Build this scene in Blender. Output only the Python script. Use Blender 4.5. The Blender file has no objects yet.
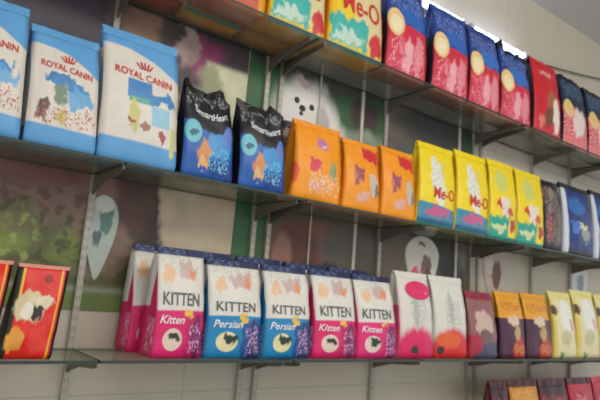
import bpy, bmesh, math, random
from mathutils import Vector, Matrix, noise
Z0 = 1.34                       # height of the bottom glass shelf above the floor
DS, H1, H2 = 0.282, 0.5315, 1.120   # shelf depth, heights of the middle and top shelf over the bottom one
COL = bpy.context.scene.collection
random.seed(4)

# ------------------------------------------------------------ materials
def lin(c):
    def f(x):
        x /= 255.0
        return x/12.92 if x <= .04045 else ((x+.055)/1.055)**2.4
    return (f(c[0]), f(c[1]), f(c[2]), 1)

class NT:
    def __init__(s, name):
        s.m = bpy.data.materials.new(name); s.m.use_nodes = True
        s.t = s.m.node_tree; s.n = s.t.nodes; s.l = s.t.links
        s.b = s.n['Principled BSDF']
    def math(s, op, a, b=None, c=None, clamp=False):
        n = s.n.new('ShaderNodeMath'); n.operation = op; n.use_clamp = clamp
        for i, v in enumerate((a, b, c)):
            if v is None: continue
            if isinstance(v, (int, float)): n.inputs[i].default_value = v
            else: s.l.new(v, n.inputs[i])
        return n.outputs[0]
    def mix(s, fac, a, b):
        n = s.n.new('ShaderNodeMix'); n.data_type = 'RGBA'
        s.l.new(fac, n.inputs[0])
        for i, v in ((6, a), (7, b)):
            if isinstance(v, tuple): n.inputs[i].default_value = v
            else: s.l.new(v, n.inputs[i])
        return n.outputs[2]
    def soft(s, d, w):      # 1 where d < 0, 0 where d > 0, soft edge of width w
        n = s.n.new('ShaderNodeMapRange'); n.interpolation_type = 'SMOOTHSTEP'
        s.l.new(d, n.inputs[0])
        n.inputs[1].default_value = w; n.inputs[2].default_value = -w
        n.inputs[3].default_value = 0; n.inputs[4].default_value = 1
        return n.outputs[0]

def plain(name, col, rough=.5, metal=0, emit=None, estr=0):
    k = NT(name); k.b.inputs['Base Color'].default_value = lin(col)
    k.b.inputs['Roughness'].default_value = rough; k.b.inputs['Metallic'].default_value = metal
    if emit:
        k.b.inputs['Emission Color'].default_value = lin(emit); k.b.inputs['Emission Strength'].default_value = estr
    return k.m

def art(name, base, shapes, rough=.42, seed=0., warp=.06, mottle=.10, nscale=9, es=.30):
    """printed artwork laid out in the UV of the surface; shapes are painted in order"""
    k = NT(name)
    uv = k.n.new('ShaderNodeUVMap'); uv.uv_map = 'UVMap'
    no = k.n.new('ShaderNodeTexNoise'); no.inputs['Scale'].default_value = nscale; no.inputs['Detail'].default_value = 4
    mp = k.n.new('ShaderNodeMapping'); mp.inputs['Location'].default_value = (seed, seed*1.7, seed*.3)
    k.l.new(uv.outputs[0], mp.inputs[0]); k.l.new(mp.outputs[0], no.inputs['Vector'])
    def xy(sock):
        sp = k.n.new('ShaderNodeSeparateXYZ'); k.l.new(sock, sp.inputs[0]); return sp.outputs[0], sp.outputs[1]
    U, V = xy(uv.outputs[0])
    sub = k.n.new('ShaderNodeVectorMath'); sub.operation = 'SUBTRACT'; k.l.new(no.outputs['Color'], sub.inputs[0]); sub.inputs[1].default_value = (.5, .5, .5)
    sc = k.n.new('ShaderNodeVectorMath'); sc.operation = 'SCALE'; k.l.new(sub.outputs[0], sc.inputs[0]); sc.inputs['Scale'].default_value = warp*4
    ad = k.n.new('ShaderNodeVectorMath'); ad.operation = 'ADD'; k.l.new(uv.outputs[0], ad.inputs[0]); k.l.new(sc.outputs[0], ad.inputs[1])
    WU, WV = xy(ad.outputs[0])
    no2 = k.n.new('ShaderNodeTexNoise'); no2.inputs['Scale'].default_value = 38; no2.inputs['Detail'].default_value = 2
    k.l.new(mp.outputs[0], no2.inputs['Vector'])
    col = None; cur = lin(base)
    for sh in shapes:
        ty, c = sh[0], lin(sh[1]); a = sh[2:]
        u, v = (WU, WV) if ty.isupper() else (U, V)
        t = ty.lower()
        if t == 'e':
            dx = k.math('DIVIDE', k.math('SUBTRACT', u, a[0]), a[2]); dy = k.math('DIVIDE', k.math('SUBTRACT', v, a[1]), a[3])
            f = k.soft(k.math('SUBTRACT', k.math('ADD', k.math('MULTIPLY', dx, dx), k.math('MULTIPLY', dy, dy)), 1), es if ty.isupper() else .12)
        elif t == 'b':
            dx = k.math('SUBTRACT', k.math('ABSOLUTE', k.math('SUBTRACT', u, (a[0]+a[1])/2)), (a[1]-a[0])/2)
            dy = k.math('SUBTRACT', k.math('ABSOLUTE', k.math('SUBTRACT', v, (a[2]+a[3])/2)), (a[3]-a[2])/2)
            f = k.soft(k.math('MAXIMUM', dx, dy), .02 if ty.isupper() else .008)
        elif t in 'lh':
            y = k.math('ADD', k.math('MULTIPLY', k.math('ADD', k.math('MULTIPLY', u, a[2]), a[1]), u), a[0])
            d = k.math('SUBTRACT', v, y) if t == 'l' else k.math('SUBTRACT', y, v)
            f = k.soft(d, .01)
        elif t == 's':      # speckle of small printed marks inside a box
            dx = k.math('SUBTRACT', k.math('ABSOLUTE', k.math('SUBTRACT', u, (a[0]+a[1])/2)), (a[1]-a[0])/2)
            dy = k.math('SUBTRACT', k.math('ABSOLUTE', k.math('SUBTRACT', v, (a[2]+a[3])/2)), (a[3]-a[2])/2)
            f = k.math('MULTIPLY', k.soft(k.math('MAXIMUM', dx, dy), .01), k.soft(k.math('SUBTRACT', .55, no2.outputs[0]), .07))
        cur = k.mix(f, cur, c)
    hs = k.n.new('ShaderNodeHueSaturation'); hs.inputs['Hue'].default_value = .5; hs.inputs['Saturation'].default_value = 1
    val = k.math('ADD', k.math('MULTIPLY', no.outputs[0], mottle*2), 1-mottle)
    k.l.new(val, hs.inputs['Value'])
    if isinstance(cur, tuple): hs.inputs['Color'].default_value = cur
    else: k.l.new(cur, hs.inputs['Color'])
    k.l.new(hs.outputs[0], k.b.inputs['Base Color'])
    k.b.inputs['Roughness'].default_value = rough
    return k.m

# ------------------------------------------------------------ helpers
def link(name, bm, mats, parent=None, smooth=False, loc=(0, 0, 0)):
    me = bpy.data.meshes.new(name); bm.to_mesh(me); bm.free()
    for m in (mats if isinstance(mats, (list, tuple)) else [mats]): me.materials.append(m)
    if smooth:
        for p in me.polygons: p.use_smooth = True
    o = bpy.data.objects.new(name, me); COL.objects.link(o); o.location = loc
    if parent: o.parent = parent
    return o
def empty(name, loc, label, cat, group=None):
    o = bpy.data.objects.new(name, None); COL.objects.link(o); o.location = loc; o.empty_display_size = .05
    o['label'] = label; o['category'] = cat
    if group: o['group'] = group
    return o
def tag(o, label, cat, group=None):
    o['label'] = label; o['category'] = cat
    if group: o['group'] = group
    return o
def box(bm, x0, x1, y0, y1, z0, z1, mi=0):
    vs = [bm.verts.new(p) for p in ((x0,y0,z0),(x1,y0,z0),(x1,y1,z0),(x0,y1,z0),(x0,y0,z1),(x1,y0,z1),(x1,y1,z1),(x0,y1,z1))]
    fs = []
    for q in ((0,3,2,1),(4,5,6,7),(0,1,5,4),(1,2,6,5),(2,3,7,6),(3,0,4,7)):
        f = bm.faces.new([vs[i] for i in q]); f.material_index = mi; fs.append(f)
    return fs

# ------------------------------------------------------------ the bag
class Bag:
    def __init__(s, w, h, d, seed=0, bulge=.012, lean=0., tilt=0., crumple=0., ears=0., wr=.0025):
        s.w, s.h, s.d, s.seed, s.bulge, s.lean, s.tilt, s.cr, s.ears, s.wr = w, h, d, seed, bulge, lean, tilt, crumple, ears, wr
    def D(s, v):
        t = .0025
        r = 1 - .10*max(0, 1-v/.05)**2
        return (t+(s.d/2-t)*(1-v**2.3))*r
    def W(s, v):
        return s.w*(1-.03*max(0, 1-v/.05)**2 - .03*math.sin(math.pi*min(1, v))) 
    def fin(s, x, y, v, fr=0):
        z = v*s.h
        n = noise.noise(Vector((x*26+s.seed*3.1, z*20, s.seed*7.7)))*s.wr*2 + noise.noise(Vector((x*60+s.seed, z*9, s.seed)))*s.wr
        k = min(1, v*8)
        y += n*k*fr
        if s.cr and v > .6:
            q = (v-.6)/.4
            y += q*s.cr*noise.noise(Vector((x*30, z*6, s.seed*2.3)))
            z += q*s.cr*.8*noise.noise(Vector((x*34, s.seed*5., .3)))
        if s.ears and v > .85:
            q = (v-.85)/.15
            z += q*s.ears*max(0, 1-abs((x/s.w+.5)-.06)/.16)
            z += q*s.ears*.6*max(0, 1-abs((x/s.w+.5)-.75)/.14)
        return Vector((x+s.lean*z, y+s.tilt*z, z))
    def front(s, u, v, off=0.):
        b = s.bulge*math.sin(math.pi*min(1, max(0, v))**.8)*(1-(2*u-1)**2)
        return s.fin((u-.5)*s.W(v), -s.D(v)-b-off, v, 1)
    def ring(s, v, nu, off=0.):
        pts = []
        for i in range(nu+1): pts.append((s.front(i/nu, v, off), i/nu))
        cd = min(.022, s.d*.22)*(.25+.75*v)*(1 if v < .97 else 0)
        W = s.W(v); D = s.D(v)
        pts.append((s.fin(W/2+off-cd*.5, -D*.45, v), 1.15)); pts.append((s.fin(W/2+off-cd, 0, v), 1.3)); pts.append((s.fin(W/2+off-cd*.5, D*.45, v), 1.45))
        for i in range(nu+1):
            u = 1-i/nu
            b = s.bulge*.8*math.sin(math.pi*min(1, max(0, v))**.8)*(1-(2*u-1)**2)
            pts.append((s.fin((u-.5)*W, D+b+off, v, -1), 2+i/nu))
        pts.append((s.fin(-W/2-off+cd*.5, D*.45, v), 3.55)); pts.append((s.fin(-W/2-off+cd, 0, v), 3.7)); pts.append((s.fin(-W/2-off+cd*.5, -D*.45, v), 3.85))
        return pts
    def mesh(s, v0, v1, nv, nu=12, off=0., crimp=0.):
        bm = bmesh.new(); L = bm.loops.layers.uv.new('UVMap'); rs = []
        for j in range(nv+1):
            v = v0+(v1-v0)*j/nv
            o = off+(crimp if j % 2 else 0)
            rs.append(([(bm.verts.new(p), u) for p, u in s.ring(v, nu, o)], v))
        n = len(rs[0][0])
        for j in range(nv):
            (a, va), (b, vb) = rs[j], rs[j+1]
            for i in range(n):
                k = (i+1) % n
                f = bm.faces.new((a[i][0], a[k][0], b[k][0], b[i][0]))
                u0 = a[i][1]; u1 = a[k][1]
                if i == n-1: u1 = 4.
                for lp, (uu, vv) in zip(f.loops, ((u0, va), (u1, va), (u1, vb), (u0, vb))):
                    if uu > 3.3 or (i == n-1): uu = uu-4     # left gusset runs 0 .. -0.5
                    if i >= n-4 and uu == 3.0: uu = -.5
                    lp[L].uv = (uu, vv)
        f = bm.faces.new([q[0] for q in reversed(rs[0][0])])
        for lp in f.loops: lp[L].uv = (-.2, .02)
        f = bm.faces.new([q[0] for q in rs[-1][0]])
        for lp in f.loops: lp[L].uv = (.5, .99)
        return bm

_font = {}
def glyphs(text, shear=0.):
    key = (text, shear)
    if key not in _font:
        cu = bpy.data.curves.new('t', 'FONT'); cu.body = text; cu.shear = shear; cu.size = 1; cu.resolution_u = 3
        cu.offset = .012
        ob = bpy.data.objects.new('t', cu); COL.objects.link(ob)
        me = ob.to_mesh()
        vs = [(v.co.x, v.co.y) for v in me.vertices]; fs = [tuple(p.vertices) for p in me.polygons]
        ob.to_mesh_clear(); bpy.data.objects.remove(ob); bpy.data.curves.remove(cu)
        x0 = min(v[0] for v in vs); x1 = max(v[0] for v in vs); y0 = min(v[1] for v in vs); y1 = max(v[1] for v in vs)
        _font[key] = ([((x-x0)/(x1-x0), (y-y0)/(y1-y0)) for x, y in vs], fs)
    return _font[key]
def lettering(bag, parent, text, mat, u0, u1, v0, v1, shear=0., slope=0., arc=0., name='lettering'):
    if text == 'crown':
        name = 'crown_mark'; vs, fs = [], []
        for q, (x, hh) in enumerate(((0., .75), (.25, .95), (.5, 1.), (.75, .95), (1., .75))):
            n = len(vs); bx_ = .2+.6*q/4
            vs += [(bx_-.05, .2), (bx_+.05, .2), (x+.03, hh), (x-.07, hh)]; fs.append((n, n+1, n+2, n+3))
        n = len(vs); vs += [(.18, 0), (.82, 0), (.84, .16), (.16, .16)]; fs.append((n, n+1, n+2, n+3))
    else: vs, fs = glyphs(text, shear)
    bm = bmesh.new(); bv = []
    for x, y in vs:
        u = u0+(u1-u0)*x; v = v0+(v1-v0)*y + slope*x + arc*(2*x-1)**2
        bv.append(bm.verts.new(bag.front(u, v, .0022)))
    for f in fs:
        try: bm.faces.new([bv[i] for i in f])
        except ValueError: pass
    bmesh.ops.subdivide_edges(bm, edges=[e for e in bm.edges if e.calc_length() > .02], cuts=1)
    return link(name, bm, mat, parent)

# ------------------------------------------------------------ printed artwork
WH = (226, 220, 208); NAVY = (28, 42, 84)
def pink_art(nm, sd, c1=(226, 30, 108), c2=(196, 24, 96), dark=(120, 20, 88), disc=(232, 210, 190), side=True):
    sh = [('S', (196, 200, 188), .1, .9, .8, .93), ('E', (235, 190, 150), .25, .74, .12, .08), ('E', (206, 178, 170), .62, .79, .2, .09), ('E', (232, 150, 100), .72, .76, .07, .05),
          ('l', c1, .42, .04, -.03), ('B', c2, .62, 1.0, -.1, .40), ('E', dark, .86, .18, .12, .2), ('E', (240, 190, 70), .66, .405, .1, .03),
          ('e', disc, .36, .17, .19, .10), ('E', (50, 60, 50), .4, .2, .12, .05), ('S', (224, 170, 206), .7, .95, .06, .3)]
    if side:   # the gusset carries a coloured triangle with white above it
        sh += [('b', WH, -.5, -.002, .42, 1.1), ('b', c1, -.5, -.004, -.1, .45), ('e', c1, -.2, .40, .22, .58), ('s', (250, 200, 220), -.4, -.05, .05, .35)]
    return art(nm, WH, sh, seed=sd)
M = {}
M['pink'] = pink_art('pink kitten bag print', 1.)
M['pink2'] = pink_art('pink kitten bag print with paler cats', 5., (228, 34, 116), (206, 30, 104))
M['blue'] = pink_art('blue cat bag print', 2., (20, 132, 186), (22, 84, 150), (24, 50, 110), (236, 226, 170))
M['seal_navy'] = art('navy film', NAVY, [('S', (96, 112, 150), .05, .6, .9, 1.)], seed=3.)
LB = (98, 164, 214)
def royal(nm, sd, tilt, u=.5):
    return art(nm, (226, 216, 202), [('h', LB, .80+tilt, 0.06, -.26), ('l', LB, .17, -.01, 0.), ('l', (60, 120, 180), .008, 0, 0),
        ('E', (58, 128, 184), .42, .56, .22, .05), ('E', (70, 140, 196), .68, .50, .2, .04), ('E', (110, 170, 210), .72, .42, .2, .08),
        ('E', (120, 140, 120), .42, .43, .1, .09), ('E', (96, 84, 80), .2, .3, .1, .07), ('B', (205, 190, 110), .4, .55, .2, .3), ('S', (190, 110, 80), .1, .95, .2, .32),
        ('b', (236, 230, 220), -.5, -.01, .17, .84)], seed=sd)
M['light_blue'] = royal('light blue and cream bag print with puppy', 1.3, .03)
M['light_blue2'] = royal('light blue and cream bag print with green panel', 2.9, .05)
M['light_blue3'] = art('light blue cream bag print with patches', (226, 216, 202), [('h', LB, .86, 0.08, -.26), ('l', LB, .17, -.01, 0.), ('l', (60, 120, 180), .008, 0, 0),
        ('b', (62, 132, 190), .3, .62, .48, .62), ('E', (62, 132, 190), .74, .5, .22, .05), ('b', (90, 170, 150), .32, .6, .45, .49), ('b', (150, 200, 216), .62, .88, .3, .45),
        ('E', (206, 196, 120), .4, .36, .07, .12), ('E', (170, 120, 90), .55, .28, .06, .05), ('E', (170, 90, 80), .78, .22, .05, .03), ('E', (170, 90, 80), .36, .3, .04, .02),
        ('b', (210, 206, 120), .9, .96, .1, .32), ('b', (236, 230, 220), -.5, -.01, .17, .84)], seed=.4)
M['dark_blue'] = art('dark blue bag print with black head', (30, 92, 172), [('E', (70, 150, 210), .7, .4, .25, .15), ('E', (20, 60, 140), .8, .12, .3, .1),
        ('h', (22, 24, 30), .62, .02, 0.), ('E', (22, 24, 30), .55, .62, .35, .1), ('e', (110, 190, 200), .17, .5, .16, .13), ('E', (40, 90, 120), .18, .5, .06, .05), ('E', (104, 130, 200), .9, .52, .12, .12),
        ('E', (214, 140, 80), .4, .26, .13, .16), ('E', (230, 180, 120), .38, .16, .1, .06), ('S', (120, 200, 230), .5, .95, .1, .35), ('S', (150, 150, 150), .05, .95, .85, .97),
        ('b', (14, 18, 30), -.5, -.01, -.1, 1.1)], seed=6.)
M['black_film'] = plain('black film', (20, 21, 26), .35)
M['orange'] = art('orange bag print with square', (246, 152, 14), [('E', (190, 120, 170), .55, .73, .13, .07), ('E', (225, 190, 200), .57, .73, .07, .03), ('B', (216, 60, 84), .3, .55, .38, .52), ('E', (225, 150, 120), .45, .2, .16, .07),
        ('E', (150, 160, 110), .8, .4, .1, .12), ('S', (240, 210, 180), .3, .95, .1, .35), ('E', (226, 84, 40), -.05, .3, .12, .15)], seed=3.2)
M['orange2'] = art('orange bag print with red splash', (246, 152, 14), [('B', (210, 40, 50), .5, .95, .72, .9), ('B', (160, 80, 90), .25, .5, .38, .6), ('E', (226, 170, 150), .5, .2, .18, .08), ('E', (200, 190, 170), .8, .4, .13, .17),
        ('E', (130, 120, 120), .9, .3, .06, .08)], seed=8.1)
YE = (244, 214, 20)
M['yellow_cat'] = art('yellow bag print with white cat', YE, [('E', (236, 232, 214), .42, .62, .13, .22), ('E', (236, 232, 214), .55, .42, .12, .2), ('S', (196, 200, 190), .3, .65, .35, .8), 
        ('l', (56, 140, 168), .27, -.02, -.03), ('E', (206, 90, 140), .5, .17, .35, .055), ('l', (40, 96, 130), .08, 0, 0), ('l', (60, 190, 160), .025, 0, 0),
        ('b', YE, -.5, -.01, -.1, 1.1), ('b', (250, 200, 20), -.4, -.02, 0.02, .9)], seed=4.4)
M['yellow_kitten'] = art('yellow bag print with kitten and teal foot', YE, [('E', (206, 210, 110), .42, .74, .22, .14), ('E', (236, 220, 200), .52, .42, .22, .12), ('B', (206, 70, 40), .2, .38, .38, .5), ('E', (206, 90, 60), .7, .36, .1, .08),
        ('B', (26, 164, 142), -.05, .68, -.05, .29), ('E', (210, 220, 160), .34, .15, .26, .05), ('E', (190, 40, 50), .84, .2, .12, .1), ('l', (30, 160, 140), .05, 0, 0), ('b', YE, -.5, -.01, .1, 1.1)], seed=5.5)
M['top_yellow'] = art('yellow bag print with teal label', (240, 208, 40), [('E', (222, 205, 150), .85, .6, .45, .5), ('B', (50, 176, 164), .02, .7, .07, .31), ('E', (190, 214, 196), .35, .13, .28, .045), ('E', (206, 50, 60), .86, .13, .12, .1),
        ('l', (30, 140, 150), .04, 0, 0), ('b', (245, 190, 10), -.5, .12, .3, 1.1), ('b', (222, 110, 20), .985, 2, .0, 1.1), ('b', (240, 170, 30), -.5, -.01, -.1, 1.1)], seed=7.7)
M['top_white'] = art('white bag print with red foot', (225, 205, 190), [('l', (206, 90, 60), .1, .1, 0), ('E', (206, 50, 60), .3, .35, .3, .1), ('b', (230, 160, 20), .88, 2., -.1, 1.1)], seed=2.7)
def redblue(nm, sd, top=(30, 62, 138), mid=(40, 96, 178)):  # blue print; mid patch lightened to carry haze from the tube
    return art(nm, (206, 36, 62), [('h', top, .50, .10, -.08), ('E', mid, .6, .62, .4, .1), ('e', (236, 200, 130), .2, .52, .19, .15), ('e', (240, 222, 180), .2, .5, .13, .1), ('E', (236, 170, 176), .5, .22, .12, .16),
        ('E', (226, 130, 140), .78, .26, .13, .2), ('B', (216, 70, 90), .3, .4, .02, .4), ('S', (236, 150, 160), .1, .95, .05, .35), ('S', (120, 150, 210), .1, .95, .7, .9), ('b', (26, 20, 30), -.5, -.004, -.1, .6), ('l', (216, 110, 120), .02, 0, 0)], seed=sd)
M['red_blue'] = redblue('blue over red bag print', 1.1)
M['red_blue2'] = redblue('blue over red bag print with pale animals', 9.3, (26, 54, 128), (50, 110, 190))
M['red_dog'] = art('red bag print with brown dog', (206, 26, 42), [('E', (170, 96, 60), .62, .38, .2, .25), ('E', (236, 224, 206), .8, .3, .14, .25), ('E', (120, 70, 50), .5, .24, .16, .14), ('E', (226, 150, 150), .5, .82, .26, .04), ('l', (150, 20, 36), .05, 0, 0),
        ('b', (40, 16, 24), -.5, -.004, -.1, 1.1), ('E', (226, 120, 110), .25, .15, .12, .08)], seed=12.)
M['navy_red'] = art('navy over pale bag print', (214, 60, 70), [('h', (24, 40, 70), .55, .10, -.2), ('e', (230, 196, 110), .2, .52, .17, .13), ('E', (232, 214, 206), .6, .36, .28, .2), ('S', (236, 200, 200), 0, 1, .05, .5), ('S', (90, 130, 160), .1, .9, .7, .95), ('l', (226, 120, 120), .12, .05, 0),
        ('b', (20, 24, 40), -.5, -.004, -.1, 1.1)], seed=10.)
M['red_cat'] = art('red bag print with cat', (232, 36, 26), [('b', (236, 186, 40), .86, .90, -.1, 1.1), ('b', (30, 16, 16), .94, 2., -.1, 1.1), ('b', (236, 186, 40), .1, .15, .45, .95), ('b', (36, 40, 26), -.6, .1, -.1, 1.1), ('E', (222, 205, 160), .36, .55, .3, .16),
        ('E', (60, 54, 44), .5, .52, .12, .1), ('E', (226, 214, 180), .62, .6, .2, .05), ('E', (240, 232, 214), .3, .5, .1, .1), ('E', (236, 160, 60), .2, .2, .16, .14), ('E', (236, 60, 50), .65, .2, .2, .14), ('e', (160, 14, 20), .62, .85, .09, .05)], seed=2.2, warp=.05)
M['swirl_pink'] = art('white bag print with pink foot', (222, 218, 206), [('E', (226, 28, 96), .5, .0, .66, .36), ('E', (186, 188, 176), .45, .55, .08, .22), ('E', (60, 50, 56), .42, .1, .12, .05), ('S', (170, 170, 160), .3, .8, .4, .7), ('b', (232, 90, 140), -.5, -.01, -.1, .6), ('b', (250, 200, 210), .03, .07, .3, .8)], seed=6.6, warp=.02)
M['swirl_red'] = art('white bag print with orange red foot', (222, 218, 206), [('E', (222, 40, 40), .5, .0, .66, .36), ('E', (232, 96, 40), .4, .22, .34, .1), ('E', (186, 188, 176), .5, .6, .08, .22), ('E', (60, 40, 46), .15, .1, .1, .05), ('S', (170, 170, 160), .3, .8, .4, .7)], seed=7.1, warp=.02)
M['brown_dog'] = art('brown pink bag print with dog', (150, 96, 96), [('E', (206, 176, 160), .5, .5, .34, .22), ('E', (120, 84, 80), .5, .3, .3, .14), ('l', (84, 78, 104), .2, .05, 0), ('b', (180, 30, 56), -.5, .12, -.1, .35), ('E', (176, 30, 60), .2, .2, .2, .14), ('h', (150, 40, 64), .88, 0, 0)], seed=8.8)
M['purple_yellow'] = art('purple bag print with yellow head', (78, 34, 60), [('h', (232, 162, 30), .60, .0, .0), ('S', (190, 70, 20), .1, .95, .72, .85), ('E', (226, 200, 170), .5, .56, .22, .09), ('E', (196, 160, 90), .62, .36, .14, .12), ('E', (192, 30, 36), .7, .14, .28, .16), ('S', (235, 180, 60), .5, .9, .05, .22),
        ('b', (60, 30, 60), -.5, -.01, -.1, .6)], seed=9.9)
M['pale_yellow'] = art('pale yellow bag print', (232, 222, 170), [('E', (238, 236, 222), .6, .6, .3, .3), ('b', (232, 206, 100), -.5, .12, -.1, 1.1), ('h', (234, 220, 140), .88, 0, 0), ('E', (90, 60, 40), .1, .72, .14, .08), ('E', (206, 196, 150), .5, .3, .25, .12), ('E', (110, 150, 90), .3, .05, .1, .04), ('E', (226, 170, 170), .8, .5, .1, .1)], seed=3.9)
M['black_bag'] = art('black bag print with coloured marks', (26, 26, 34), [('E', (120, 120, 110), .45, .8, .2, .08), ('E', (60, 60, 56), .7, .4, .25, .3), ('E', (150, 40, 60), .2, .3, .12, .2), ('E', (110, 90, 130), .25, .6, .13, .1), ('S', (180, 150, 130), .05, .9, .1, .9)], seed=4.9)
M['navy_bag'] = art('navy bag print with white stripe', (22, 50, 120), [('E', (40, 110, 180), .45, .7, .3, .12), ('E', (220, 215, 150), .55, .42, .22, .06), ('E', (70, 120, 200), .35, .4, .14, .08), ('E', (150, 160, 150), .7, .3, .15, .1), ('l', (30, 36, 60), .1, 0, 0), ('h', (16, 20, 34), .93, 0, 0), ('E', (120, 60, 150), .95, .4, .06, .1), ('b', (214, 216, 222), -.02, .13, .02, .93), ('b', (210, 212, 220), -.5, -.01, .02, .93)], seed=5.9)
M['dark_red'] = art('dark red bag print', (96, 22, 30), [('S', (190, 60, 60), 0, 1, .0, .9), ('E', (60, 16, 24), .5, .9, .5, .1)], seed=1.9)
M['amber'] = art('amber bag print', (206, 130, 40), [('E', (150, 60, 30), .5, .55, .3, .2), ('S', (236, 190, 90), .1, .9, .5, .9)], seed=2.9)
M['red_pink'] = art('pink red bag print', (206, 40, 66), [('E', (236, 120, 130), .4, .6, .3, .2), ('S', (120, 20, 40), 0, 1, .6, .95)], seed=3.3)
M['t_red'] = plain('red print', (206, 40, 34)); M['t_dark'] = plain('charcoal print', (88, 98, 92)); M['t_white'] = plain('white print', (240, 238, 236))
M['oval_pink'] = plain('pink label', (226, 44, 104), .4)
M['pale_pink'] = plain('pale pink film', (226, 160, 140), .4)

# ------------------------------------------------------------ shells: wall, ceiling, floor
def tiles(name, col, joint, sx, sy):
    k = NT(name); tc = k.n.new('ShaderNodeTexCoord'); mp = k.n.new('ShaderNodeMapping'); mp.inputs['Rotation'].default_value = (math.pi/2, 0, 0)
    k.l.new(tc.outputs['Object'], mp.inputs[0]); br = k.n.new('ShaderNodeTexBrick'); k.l.new(mp.outputs[0], br.inputs[0])
    br.offset = 0; br.inputs['Color1'].default_value = lin(col); br.inputs['Color2'].default_value = lin([c*.985 for c in col]); br.inputs['Mortar'].default_value = lin(joint)
    br.inputs['Scale'].default_value = 1; br.inputs['Mortar Size'].default_value = .0025; br.inputs['Brick Width'].default_value = sx; br.inputs['Row Height'].default_value = sy
    n = k.n.new('ShaderNodeTexNoise'); n.inputs['Scale'].default_value = 3; k.l.new(tc.outputs['Object'], n.inputs[0])
    hs = k.n.new('ShaderNodeHueSaturation'); k.l.new(br.outputs[0], hs.inputs['Color']); k.l.new(k.math('ADD', k.math('MULTIPLY', n.outputs[0], .14), .93), hs.inputs['Value'])
    k.l.new(hs.outputs[0], k.b.inputs['Base Color']); k.b.inputs['Roughness'].default_value = .45
    return k.m
bm = bmesh.new(); box(bm, -3., 8., 0, .12, 0, Z0+2.09); w = link('wall_back', bm, tiles('cream wall tiles', (198, 188, 168), (176, 168, 152), .9, .6)); w['kind'] = 'structure'
bm = bmesh.new(); box(bm, -3., 8., -5., .12, -.1, 0); w = link('floor', bm, tiles('floor tiles', (170, 162, 150), (120, 112, 104), .6, .6)); w['kind'] = 'structure'
bm = bmesh.new(); box(bm, -3., 8., -5., .12, Z0+2.09, Z0+2.19); w = link('ceiling', bm, plain('grey ceiling paint', (214, 213, 210), .9)); w['kind'] = 'structure'

# ------------------------------------------------------------ posters on the wall
def poster(x0, x1, z0, z1, mat, label):
    bm = bmesh.new(); fs = box(bm, x0, x1, -.004, -.001, Z0+z0, Z0+z1); L = bm.loops.layers.uv.new('UVMap')
    for f in bm.faces:
        for lp in f.loops: lp[L].uv = ((lp.vert.co.x-x0)/(x1-x0), (lp.vert.co.z-Z0-z0)/(z1-z0))
    return tag(link('wall_poster', bm, mat), label, 'poster', 'pet posters behind the shelves')
# poster 1: x -0.30..1.03 (u = (x+.3)/1.33), z .11..1.62 (v = (z-.11)/1.51)
p1 = art('poster print of pink and brown blurs over green grass', (142, 112, 100), [
    ('E', (128, 100, 84), .5, .30, .8, .1), ('E', (94, 96, 54), .30, .12, .36, .07), ('E', (122, 136, 58), .28, .16, .05, .035), ('E', (126, 140, 58), .42, .13, .06, .035), ('E', (112, 124, 54), .56, .12, .04, .035), ('E', (74, 78, 42), .36, .09, .1, .03), ('S', (72, 78, 38), -.1, .62, .05, .19), ('S', (150, 160, 84), .2, .5, .09, .17), ('E', (166, 126, 112), .30, .27, .08, .05), ('E', (160, 124, 108), .42, .30, .07, .04), ('S', (104, 74, 62), .1, .75, .19, .36), ('E', (158, 118, 106), .62, .27, .1, .05),
    ('E', (130, 88, 80), .48, .27, .07, .05), ('L', (84, 84, 44), .085, 0, 0), ('e', (88, 104, 62), .58, .02, .5, .035), ('b', (102, 122, 60), -.1, 1, -.1, .038), ('b', (150, 150, 130), -.1, 1.1, .038, .046),
    ('E', (60, 44, 38), .76, .2, .05, .12), ('E', (92, 64, 54), .72, .25, .06, .08), ('b', (196, 176, 148), .815, 1.01, .1, .34), ('E', (196, 176, 148), .82, .2, .03, .1),
    ('h', (70, 58, 62), .50, 0, 0), ('E', (150, 116, 96), .66, .63, .1, .16), ('E', (64, 56, 66), .50, .62, .12, .12), ('E', (74, 62, 60), .78, .66, .05, .14), ('E', (150, 60, 104), .86, .615, .06, .05), ('E', (176, 150, 140), .81, .64, .02, .06),
    ('b', (208, 204, 168), .87, 1.01, .3, .60), ('E', (160, 160, 120), .885, .54, .045, .05), ('h', (110, 74, 66), .70, 0, 0)], rough=.5, seed=1.5, warp=.035, mottle=.35, nscale=14, es=.8)
poster(-.30, 1.028, .11, 1.62, p1, 'tall poster of pinkish brown blurs above green grass, behind the light blue bags')
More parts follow.
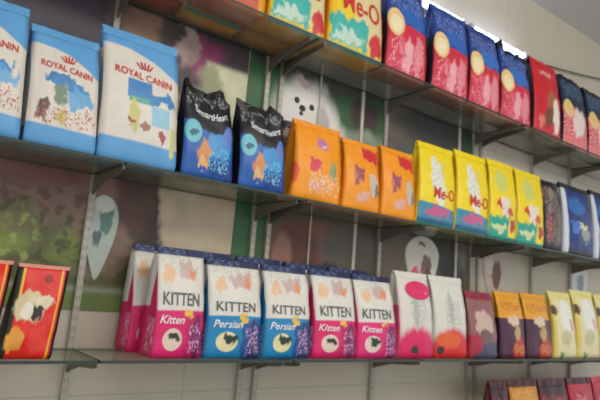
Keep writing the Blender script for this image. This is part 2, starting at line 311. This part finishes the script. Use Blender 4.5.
# poster 2: x 1.03..1.77, z .11..1.62
p2 = art('poster print of a white fluffy dog on green', (50, 88, 52), [
    ('L', (78, 78, 56), .36, 0, 0), ('b', (52, 98, 54), -.05, .21, -.1, 1.1), ('E', (130, 84, 66), .5, .17, .3, .09), ('E', (96, 54, 40), .38, .16, .16, .1), ('E', (150, 104, 88), .3, .15, .07, .06), ('E', (92, 84, 74), .8, .2, .25, .07), ('E', (54, 44, 38), .6, .11, .2, .05),
    ('E', (140, 150, 130), .85, .48, .3, .07), ('E', (196, 190, 170), .85, .44, .15, .04), ('E', (60, 40, 40), .82, .6, .12, .05), ('E', (64, 62, 58), .45, .68, .5, .05),
    ('E', (226, 220, 212), .38, .545, .21, .095), ('E', (226, 220, 212), .42, .50, .25, .08), ('E', (222, 216, 208), .46, .45, .3, .07), ('E', (190, 182, 176), .5, .5, .05, .09), ('E', (196, 176, 172), .36, .635, .045, .014),
    ('e', (30, 26, 26), .315, .578, .018, .009), ('e', (30, 26, 26), .42, .570, .018, .009), ('e', (26, 22, 22), .355, .560, .022, .009), ('e', (70, 50, 50), .35, .545, .014, .006), ('E', (240, 150, 140), .40, .51, .04, .010),
    ('h', (96, 92, 72), .70, 0, 0)], rough=.5, seed=2.5, warp=.02, mottle=.2, es=.5)
poster(1.034, 1.772, .11, 1.62, p2, 'tall green poster with a fluffy white dog above the orange bags')
p3 = art('poster print of dark brown and green blurs', (100, 88, 76), [
    ('E', (44, 62, 40), .5, .3, .2, .14), ('E', (110, 92, 78), .2, .16, .18, .1), ('E', (40, 36, 32), .75, .15, .15, .12), ('E', (96, 104, 92), .3, .5, .3, .05), ('E', (56, 58, 54), .6, .62, .5, .06), ('E', (124, 116, 104), .85, .3, .08, .1), ('E', (120, 60, 56), .12, .4, .1, .05),
    ('b', (40, 74, 44), .86, .97, .3, .7)], rough=.5, seed=3.5, warp=.035, mottle=.3, es=.8)
poster(1.778, 2.446, .11, 1.62, p3, 'tall dark brown and green poster behind the yellow cat bags')

# ------------------------------------------------------------ uprights, brackets, glass shelves
steel = plain('dull aluminium', (176, 170, 156), .45, .3); dkmetal = plain('dark bracket paint', (116, 110, 98), .5, .3); slotm = plain('slot shadow grey', (146, 140, 126), .7)
RX = [-.085, .515, 1.112, 1.178, 1.765, 2.415, 2.477, 2.965, 3.388, 4.0, 4.6]
desc = ['out past the left end', 'behind the teardrop card beside the red bag', 'left one of the pair behind the blue kitten bags', 'right one of the pair behind the blue kitten bags', 'behind the pale-topped pink kitten bags',
        'left one of the pair right of the white bags', 'right one of the pair right of the white bags', 'behind the purple and yellow bags', 'behind the pale yellow bags', 'beyond the pale yellow bags, past the frame', 'far right, past the frame']
for i, x in enumerate(RX):
    r = empty('shelf_upright', (x, 0, Z0-1.2), 'slotted metal upright on the wall, '+desc[i], 'shelf upright', 'slotted wall uprights')
    bm = bmesh.new(); box(bm, -.009, .009, -.018, 0, 0, 2.72)
    link('channel', bm, steel, r)
    bm = bmesh.new()
    for k in range(88):
        z = .05+k*.03
        box(bm, -.006, -.003, -.0186, -.0178, z, z+.015); box(bm, .003, .006, -.0186, -.0178, z, z+.015)
    link('slots', bm, slotm, r)
LV = [(-H1, 'lowest'), (0, 'bottom'), (H1, 'middle'), (H2, 'top')]
short = ['left of the red bag', 'beside the red bag', 'left one by the blue kitten bags', 'right one by the blue kitten bags', 'near the white bags', 'left one right of the white bags', 'right one right of the white bags', 'at the purple and yellow bags', 'at the pale yellow bags', 'past the pale yellow bags', 'far right']
def bracket_bm():
    bm = bmesh.new(); pr = [(-.019, -.001), (-.27, -.001), (-.272, -.012), (-.24, -.018), (-.12, -.030), (-.04, -.052), (-.019, -.060)]
    a = [bm.verts.new((-.0022, y, z)) for y, z in pr]; b = [bm.verts.new((.0022, y, z)) for y, z in pr]
    bm.faces.new(a[::-1]); bm.faces.new(b)
    for i in range(len(pr)):
        k = (i+1) % len(pr); bm.faces.new((a[i], a[k], b[k], b[i]))
    box(bm, -.005, .005, -.268, -.255, -.001, .0); bmesh.ops.recalc_face_normals(bm, faces=bm.faces)
    return bm
bproto = None
for z, ln in LV:
    for i, x in enumerate(RX):
        if bproto is None:
            o = bproto = link('shelf_bracket', bracket_bm(), dkmetal)
        else:
            o = bproto.copy(); COL.objects.link(o)
        o.location = (x, 0, Z0+z-.0085)
        tag(o, 'dark tapering bracket under the %s glass shelf, %s' % (ln, short[i]), 'shelf bracket', 'brackets under the glass shelves')
def glass():
    k = NT('greenish shelf glass'); k.n.remove(k.b)
    tr = k.n.new('ShaderNodeBsdfTransparent'); tr.inputs[0].default_value = (.93, .95, .91, 1)
    gl = k.n.new('ShaderNodeBsdfGlossy'); gl.inputs['Roughness'].default_value = .08; gl.inputs[0].default_value = (.9, .95, .92, 1)
    df = k.n.new('ShaderNodeBsdfTranslucent'); df.inputs[0].default_value = lin((200, 196, 176))
    d2 = k.n.new('ShaderNodeBsdfDiffuse'); d2.inputs[0].default_value = lin((200, 196, 176))
    dm = k.n.new('ShaderNodeMixShader'); dm.inputs[0].default_value = .6; k.l.new(df.outputs[0], dm.inputs[1]); k.l.new(d2.outputs[0], dm.inputs[2])
    m0 = k.n.new('ShaderNodeMixShader'); m0.inputs[0].default_value = .16; k.l.new(tr.outputs[0], m0.inputs[1]); k.l.new(dm.outputs[0], m0.inputs[2])
    lw = k.n.new('ShaderNodeLayerWeight'); lw.inputs[0].default_value = .5
    fc = k.math('ADD', k.math('MULTIPLY', k.math('POWER', lw.outputs['Facing'], 5.), .45), .03)
    mx = k.n.new('ShaderNodeMixShader'); k.l.new(fc, mx.inputs[0]); k.l.new(m0.outputs[0], mx.inputs[1]); k.l.new(gl.outputs[0], mx.inputs[2])
    k.l.new(mx.outputs[0], k.n['Material Output'].inputs[0]); return k.m
gm = glass(); em = plain('dark green glass edge', (44, 58, 50), .25)
pans = [(-.7, .512, 'above the grass poster, at the left end'), (.518, 1.142, 'at the left, next to the pink bags'), (1.148, 1.762, 'left of centre, across the dog poster'), (1.768, 2.443, 'right of centre, across the dark poster'), (2.449, 3.385, 'right, before the bare cream wall'), (3.391, 4.7, 'at the far right end')]
for z, ln in LV:
    for a, b, wh in pans:
        bm = bmesh.new(); fs = box(bm, a, b, -DS, -.02, Z0+z-.008, Z0+z)
        for f in fs[2:]: f.material_index = 1
        tag(link('glass_shelf', bm, [gm, em]), '%s glass shelf pane with dark green edge, %s' % (ln, wh), 'shelf', 'clear glass shelf panes')

# ------------------------------------------------------------ placing bags
def bag(x0, x1, z, h, d, mat, label, group, seed, seal=None, sealv=.93, row=0, texts=(), name='pet_food_bag', fy=-DS+.010, gap=.008, **kw):
    w = x1-x0-gap; B = Bag(w, h, d, seed, **kw)
    y = fy+d/2+B.bulge+.004+row*(d+.022)
    r = empty(name, ((x0+x1)/2, y, Z0+z+.0004), label, 'bag', group)
    link('pouch', B.mesh(0, sealv+.02, 20), M[mat] if isinstance(mat, str) else mat, r, True)
    link('top_seal', B.mesh(sealv, 1, 6, off=.0009, crimp=.0008), M[seal or mat], r)
    for t in texts:
        lettering(B, r, *t[:6], **(t[6] if len(t) > 6 else {}))
    r['category'] = 'bag'
    return r, B
TR, TD, TW = M['t_red'], M['t_dark'], M['t_white']

# --- bottom shelf
Zb = 0
GB = 'bags on the bottom glass shelf'
r1 = dict(lean=.10, bulge=.012, wr=.004)
bag(.150, .268, Zb, .235, .07, 'red_cat', 'red cat food bag cut off by the left edge of the photo', GB, 31, seal='pale_pink', sealv=.96, **r1)
bag(.274, .405, Zb, .232, .07, 'red_cat', 'red cat food bag with yellow stripes, standing whole at the left end', GB, 32, seal='pale_pink', sealv=.96, **r1)
kt = lambda: [('KITTEN', TD, .12, .88, .475, .59), ('Kitten', TW, .08, .56, .31, .385, dict(shear=.3))]
kb = lambda: [('KITTEN', TD, .14, .88, .475, .57), ('Persian', TW, .1, .62, .31, .385, dict(shear=.3))]
bag(.662, .823, Zb, .318, .115, 'pink', 'large pink and white kitten food bag with a pink triangle on its side', GB, 1, seal='seal_navy', texts=kt())
bag(.826, 1.030, Zb, .300, .115, 'blue', 'blue and white cat food bag beside the large pink bag', GB, 2, seal='seal_navy', texts=kb())
bag(1.034, 1.228, Zb, .300, .115, 'blue', 'blue and white cat food bag, the right one of the two blue ones', GB, 3, seal='seal_navy', texts=kb())
bag(1.236, 1.438, Zb, .303, .115, 'pink', 'pink and white kitten food bag directly right of the blue bags', GB, 4, seal='seal_navy', texts=kt())
bag(1.441, 1.650, Zb, .303, .115, 'pink2', 'pink and white kitten food bag touching the tall white bags', GB, 5, seal='seal_navy', texts=kt(), tilt=.02)
# second row: their navy tops show over the front ones
G2 = 'second row of kitten bags on the bottom shelf'
for i, (a, b, m, l) in enumerate([(.640, .795, 'pink', 'second-row pink kitten bag, its pink side showing left of the large pink bag'), (.800, 1.0, 'pink', 'kitten bag in the second row, navy top showing over the left blue bag'),
        (1.01, 1.205, 'blue', 'kitten bag in the second row, navy top showing over the right blue bag'), (1.215, 1.42, 'pink', 'second-row kitten bag, navy top showing over the pink bag beside the blue ones'),
        (1.43, 1.64, 'pink2', 'kitten bag in the second row, navy top showing beside the tall white bags')]):
    bag(a, b, Zb, .326, .098, m, l, G2, 41+i, seal='seal_navy', row=1.18, bulge=.006)
ra, B = bag(1.660, 1.862, Zb, .335, .11, 'swirl_pink', 'white bag with a pink swoosh at its foot and a pink oval label', GB, 6, texts=())
def oval_label(B, r, cu, cv, ru, rv, mat):
    bm = bmesh.new(); n = 20; c = bm.verts.new(B.front(cu, cv, .0035)); rg = []
    for q in (.5, 1):
        rg.append([bm.verts.new(B.front(cu+ru*q*math.cos(2*math.pi*i/n), cv+rv*q*math.sin(2*math.pi*i/n), .003)) for i in range(n)])
    for i in range(n):
        k = (i+1) % n
        bm.faces.new((c, rg[0][i], rg[0][k])); bm.faces.new((rg[0][i], rg[1][i], rg[1][k], rg[0][k]))
    return link('oval_label', bm, mat, r)
oval_label(B, ra, .60, .79, .39, .11, M['oval_pink'])
bag(1.865, 2.082, Zb, .335, .11, 'swirl_red', 'white bag with an orange-red swoosh at its foot', GB, 7)
bag(2.096, 2.300, Zb, .285, .10, 'brown_dog', 'brownish pink bag with a dog picture, right of the white bags', GB, 8)
bag(2.320, 2.526, Zb, .300, .10, 'purple_yellow', 'purple bag with a yellow top, the left of the two', GB, 9)
bag(2.530, 2.756, Zb, .305, .10, 'purple_yellow', 'purple bag with a yellow top, the right of the two', GB, 10)
bag(2.774, 2.994, Zb, .330, .10, 'pale_yellow', 'pale yellow and white bag right of the purple bags', GB, 11)
bag(3.000, 3.236, Zb, .352, .10, 'pale_yellow', 'pale yellow and white bag in front of the grey teardrop card', GB, 12)
bag(3.245, 3.480, Zb, .345, .10, 'pale_yellow', 'pale yellow bag at the right edge of the photo', GB, 13)

# --- middle shelf
Zm = H1; GM = 'bags on the middle glass shelf'
roy = lambda s=0: [('ROYAL CANIN', TR, .14, .9, .645, .70, dict(slope=-.03+s)), ('crown', TR, .42, .64, .715, .775)]
bag(.045, .250, Zm, .372, .12, 'light_blue2', 'light blue and cream bag cut off by the left edge of the photo', GM, 14, texts=roy(), bulge=.014, lean=-0.045, gap=.002)
bag(.256, .438, Zm, .337, .12, 'light_blue', 'light blue and cream bag with a puppy picture, middle one of three', GM, 15, texts=roy(), bulge=.012, lean=-0.045, gap=.002)
bag(.441, .675, Zm, .402, .12, 'light_blue3', 'tallest light blue and cream bag, next to the dark blue bags', GM, 16, texts=roy(.0), bulge=.014, lean=-0.045, gap=.002)
sh = lambda: [('SmartHeart', TW, .22, .9, .665, .745, dict(arc=.06))]
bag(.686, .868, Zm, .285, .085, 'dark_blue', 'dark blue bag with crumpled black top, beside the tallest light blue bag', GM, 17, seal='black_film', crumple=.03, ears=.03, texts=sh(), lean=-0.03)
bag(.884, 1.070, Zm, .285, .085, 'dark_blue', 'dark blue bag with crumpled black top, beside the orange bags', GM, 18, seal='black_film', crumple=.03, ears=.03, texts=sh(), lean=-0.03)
bag(1.075, 1.24, Zm, .325, .08, 'black_bag', 'black bag half hidden behind the leftmost orange bag', GM, 19, row=1.2, crumple=.02, lean=0.05)
bag(1.092, 1.316, Zm, .292, .09, 'orange', 'orange bag with a magenta square, leftmost and widest orange one', GM, 20, lean=0.05)
bag(1.322, 1.512, Zm, .275, .09, 'orange2', 'orange bag with a red splash, middle one of the three', GM, 21, lean=0.05)
bag(1.518, 1.714, Zm, .288, .09, 'orange2', 'orange bag with a red splash, touching the yellow bags', GM, 22, lean=0.05)
bag(1.720, 1.960, Zm, .362, .10, 'yellow_cat', 'yellow bag with a white cat and blue foot, touching the orange bags', GM, 23, texts=[('Me-O', TR, .34, .97, .33, .47)], lean=0.1)
bag(1.963, 2.200, Zm, .377, .10, 'yellow_cat', 'yellow bag with a white cat and blue foot, second of the four yellow', GM, 24, texts=[('Me-O', TR, .34, .97, .33, .47)], lean=0.1)
bag(2.203, 2.422, Zm, .386, .10, 'yellow_kitten', 'yellow bag with a teal foot, third of the four yellow', GM, 25, lean=0.1)
bag(2.425, 2.666, Zm, .382, .10, 'yellow_kitten', 'yellow bag with a teal foot, beside the black bag', GM, 26, lean=0.1)
bag(2.672, 2.846, Zm, .372, .10, 'black_bag', 'black bag with small coloured marks, right of the yellow bags', GM, 27, seal='black_film', lean=0.07)
bag(2.858, 3.172, Zm, .390, .10, 'navy_bag', 'navy blue bag with a white stripe down its left edge', GM, 28, seal='black_film', lean=0.07)
bag(3.184, 3.500, Zm, .405, .10, 'navy_bag', 'navy blue bag cut off by the right edge of the photo', GM, 29, seal='black_film', lean=0.07)

# --- top shelf
Zt = H2; GT = 'bags on the top glass shelf'
meo = lambda: [('Me-O', TR, .22, .93, .36, .55, dict(slope=-.02))]
bag(.20, .440, Zt, .42, .115, 'top_yellow', 'yellow bag above the tallest light blue bag, only its foot seen through glass', GT, 50)
bag(.445, .688, Zt, .42, .115, 'top_yellow', 'yellow bag above the dark blue bags, only its foot seen through glass', GT, 51)
bag(.694, .930, Zt, .42, .115, 'top_white', 'white and red bag at the upper edge of the photo, left of the yellow ones', GT, 52)
bag(.938, 1.190, Zt, .42, .115, 'top_yellow', 'yellow bag with a teal label, left one of the two on the top shelf', GT, 53, texts=meo())
bag(1.197, 1.484, Zt, .455, .115, 'top_yellow', 'yellow bag with a teal label, touching the blue and red bags', GT, 54, texts=meo())
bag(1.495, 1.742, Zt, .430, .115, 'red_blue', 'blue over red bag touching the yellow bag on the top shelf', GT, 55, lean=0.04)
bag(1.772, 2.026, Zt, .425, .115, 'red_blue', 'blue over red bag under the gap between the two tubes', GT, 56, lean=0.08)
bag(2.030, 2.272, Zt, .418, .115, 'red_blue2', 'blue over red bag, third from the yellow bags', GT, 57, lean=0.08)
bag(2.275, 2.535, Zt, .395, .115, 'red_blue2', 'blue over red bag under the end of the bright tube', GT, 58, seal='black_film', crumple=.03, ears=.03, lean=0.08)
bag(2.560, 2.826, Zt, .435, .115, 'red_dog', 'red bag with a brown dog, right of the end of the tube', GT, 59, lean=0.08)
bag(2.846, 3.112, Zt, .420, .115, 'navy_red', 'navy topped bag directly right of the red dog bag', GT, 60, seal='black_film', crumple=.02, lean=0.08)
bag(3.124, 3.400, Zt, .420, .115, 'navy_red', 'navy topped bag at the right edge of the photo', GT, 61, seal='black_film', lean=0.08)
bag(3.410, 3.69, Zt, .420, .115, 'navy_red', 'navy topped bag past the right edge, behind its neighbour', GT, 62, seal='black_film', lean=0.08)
GT2 = 'second row on the top shelf seen from below'
for i, (a, b, m, l) in enumerate([(.20, .44, 'top_yellow', 'yellow bag in the second row, foot seen through the top shelf, leftmost'), (.445, .688, 'red_pink', 'pink red bag in the second row, foot seen through the top shelf'),
        (.694, .93, 'top_yellow', 'yellow bag in the second row behind the white and red bag'), (.938, 1.19, 'amber', 'amber bag in the second row behind the left yellow bag')]):
    bag(a, b, Zt, .40, .085, m, l, GT2, 70+i, row=1.45, bulge=.006)

# --- lowest shelf: only the tops rise into the photo
Zl = -H1; GL = 'bags on the lowest shelf'
for i, (a, b, m, l) in enumerate([(2.30, 2.44, 'dark_red', 'dark red bag on the lowest shelf, leftmost, only its top in view'), (2.445, 2.69, 'amber', 'amber orange bag on the lowest shelf, only its top in view'),
        (2.695, 2.965, 'dark_red', 'dark red bag on the lowest shelf between the amber and pink ones'), (2.97, 3.22, 'red_pink', 'pink red bag on the lowest shelf, only its top in view'), (3.225, 3.47, 'red_pink', 'pink red bag on the lowest shelf at the right edge')]):
    bag(a, b, Zl, .425, .10, m, l, GL, 80+i, seal=('dark_red' if i < 4 else None), fy=-DS+.012)

# ------------------------------------------------------------ teardrop cards on the wall
def card(x, zc, w, h, mat, label, y=-.0045):
    bm = bmesh.new(); L = bm.loops.layers.uv.new('UVMap'); n = 36; pts = []
    for i in range(n):
        a = 2*math.pi*i/n; s_, c_ = math.sin(a), math.cos(a)
        if s_ >= 0: px, pz = .5*w*c_, .30*h*s_+.2*h
        else: px, pz = .5*w*c_*(1-.55*(-s_)**1.5), .2*h+.70*h*s_
        pts.append((px, pz))
    f0 = [bm.verts.new((px, 0, pz)) for px, pz in pts]; f1 = [bm.verts.new((px*.97, -.006, pz*.98+.002)) for px, pz in pts]
    bm.faces.new(f0); bm.faces.new(f1[::-1])
    for i in range(n): k = (i+1) % n; bm.faces.new((f0[k], f0[i], f1[i], f1[k]))
    bmesh.ops.recalc_face_normals(bm, faces=bm.faces)
    for f in bm.faces:
        for lp in f.loops: lp[L].uv = (lp.vert.co.x/w+.5, (lp.vert.co.z+h*.5)/h)
    return tag(link('teardrop_card', bm, mat, loc=(x, y, Z0+zc)), label, 'card', 'teardrop pet cards')
cA = art('grey green card print', (176, 184, 172), [('E', (96, 124, 116), .62, .72, .2, .18), ('E', (84, 104, 100), .4, .5, .14, .1), ('E', (200, 204, 192), .5, .9, .3, .08)], seed=3.)
cB = art('white card print with brown dog', (222, 214, 200), [('E', (130, 96, 84), .62, .52, .16, .2), ('E', (90, 66, 60), .68, .4, .1, .14), ('E', (226, 90, 120), .3, .4, .14, .14), ('E', (120, 110, 100), .45, .88, .12, .03)], seed=5.)
cC = art('brown card print', (200, 180, 164), [('E', (110, 72, 64), .6, .55, .2, .25), ('E', (214, 200, 186), .3, .7, .16, .16)], seed=6.)
cD = art('grey blue card print', (214, 216, 214), [('E', (140, 150, 156), .55, .6, .2, .2), ('E', (226, 226, 222), .4, .85, .2, .1)], seed=8.)
card(.558, .335, .105, .27, cA, 'pale grey-green teardrop card left of the pink bags')
card(2.055, .372, .235, .31, cB, 'white teardrop card with a dog, rising above the tall white bags')
card(2.625, .385, .20, .30, cC, 'brownish teardrop card above the purple and yellow bags', y=-.0002)
card(3.51, .39, .21, .30, cD, 'grey teardrop card above the pale yellow bags', y=-.0002)

pale = plain('pale plastic strip', (196, 190, 172), .5)
for x, lb in ((1.38, 'thin pale strip running down the poster above the pink bags'), (1.622, 'pale vertical strip down the edge of the dog poster'), (2.30, 'pale vertical strip down the dark poster above the white bags')):
    bm = bmesh.new(); hw = .003 if x < 1.4 else .008
    box(bm, -hw, hw, -.010, -.0042, 0, 1.20)
    tag(link('poster_strip', bm, pale, loc=(x, 0, Z0-.03)), lb, 'strip', 'pale strips on the posters')
# ------------------------------------------------------------ tubes and cable
tube_m = plain('glowing tube', (255, 255, 255), .5, 0, (190, 208, 255), 11)
white = plain('white enamel', (206, 206, 204), .4)
for x0, x1, lb in ((1.05, 2.245, 'long lit tube lamp above the blue and red bags, left one'), (2.285, 2.80, 'short lit tube lamp ending above the red dog bag')):
    r = empty('tube_lamp', (x0, 0, Z0+1.655), lb, 'lamp', 'lit tube lamps above the top shelf')
    bm = bmesh.new(); box(bm, 0, x1-x0, -.035, 0, -.014, .014); link('housing', bm, white, r)
    bm = bmesh.new(); q = bmesh.ops.create_cone(bm, cap_ends=True, segments=16, radius1=.014, radius2=.014, depth=x1-x0-.05)
    bmesh.ops.rotate(bm, verts=bm.verts, matrix=Matrix.Rotation(math.pi/2, 3, 'Y')); bmesh.ops.translate(bm, verts=bm.verts, vec=((x1-x0)/2, -.055, 0))
    link('tube', bm, tube_m, r, True)
    for e in (0, x1-x0-.025):
        bm = bmesh.new(); box(bm, e, e+.025, -.073, -.035, -.018, .018); link('end_cap', bm, white, r)
cu = bpy.data.curves.new('power_cable', 'CURVE'); cu.dimensions = '3D'; cu.bevel_depth = .005; cu.bevel_resolution = 2
sp = cu.splines.new('NURBS'); P = [(2.80, 1.655), (2.86, 1.67), (3.1, 1.71), (3.5, 1.77), (4.0, 1.87), (4.6, 1.98)]
sp.points.add(len(P)-1); sp.use_endpoint_u = True
for q, (x, z) in zip(sp.points, P): q.co = (x, -.02, Z0+z, 1)
tmp = bpy.data.objects.new('tmp', cu); COL.objects.link(tmp)
me = bpy.data.meshes.new_from_object(tmp); bpy.data.objects.remove(tmp)
me.materials.clear(); me.materials.append(plain('grey cable', (70, 74, 78), .5))
o = bpy.data.objects.new('power_cable', me); COL.objects.link(o)
tag(o, 'thin dark cable running along the wall from the end of the tube', 'cable')

# ------------------------------------------------------------ light
W = bpy.data.worlds.new('World'); bpy.context.scene.world = W; W.use_nodes = True
W.node_tree.nodes['Background'].inputs[0].default_value = (.92, .96, 1, 1); W.node_tree.nodes['Background'].inputs[1].default_value = 1.05
def area(loc, rot, sx, sy, e, c):
    l = bpy.data.lights.new('added fill light', 'AREA'); l.shape = 'RECTANGLE'; l.size = sx; l.size_y = sy; l.energy = e; l.color = c
    o = bpy.data.objects.new('added fill light', l); COL.objects.link(o); o.location = loc; o.rotation_euler = rot
area((1.6, -2.6, 3.38), (math.radians(35), 0, 0), 3.0, .8, 75, (1, .97, .9))  # unseen fill light added to brighten the shelves, no modelled fixture

# ------------------------------------------------------------ camera
F = Vector((0.58463951, 0.79426509, 0.16534691)); R = Vector((0.79491166, -0.60156053, 0.07899613)); U = Vector((-0.16221004, -0.08525193, 0.98306664))
cd = bpy.data.cameras.new('camera'); co = bpy.data.objects.new('camera', cd); COL.objects.link(co)
m = Matrix((R, U, -F)).transposed().to_4x4(); m.translation = Vector((0, -1.79925835, Z0+.20690942)); co.matrix_world = m
cd.sensor_width = 36; cd.lens = 568.07/600*36; cd.clip_start = .05
cd.dof.use_dof = True; cd.dof.focus_distance = .9; cd.dof.aperture_fstop = 9
bpy.context.scene.camera = co
vs = bpy.context.scene.view_settings; vs.view_transform = 'Standard'; vs.look = 'None'; vs.gamma = 1; vs.exposure = 0; vs.use_curve_mapping = False
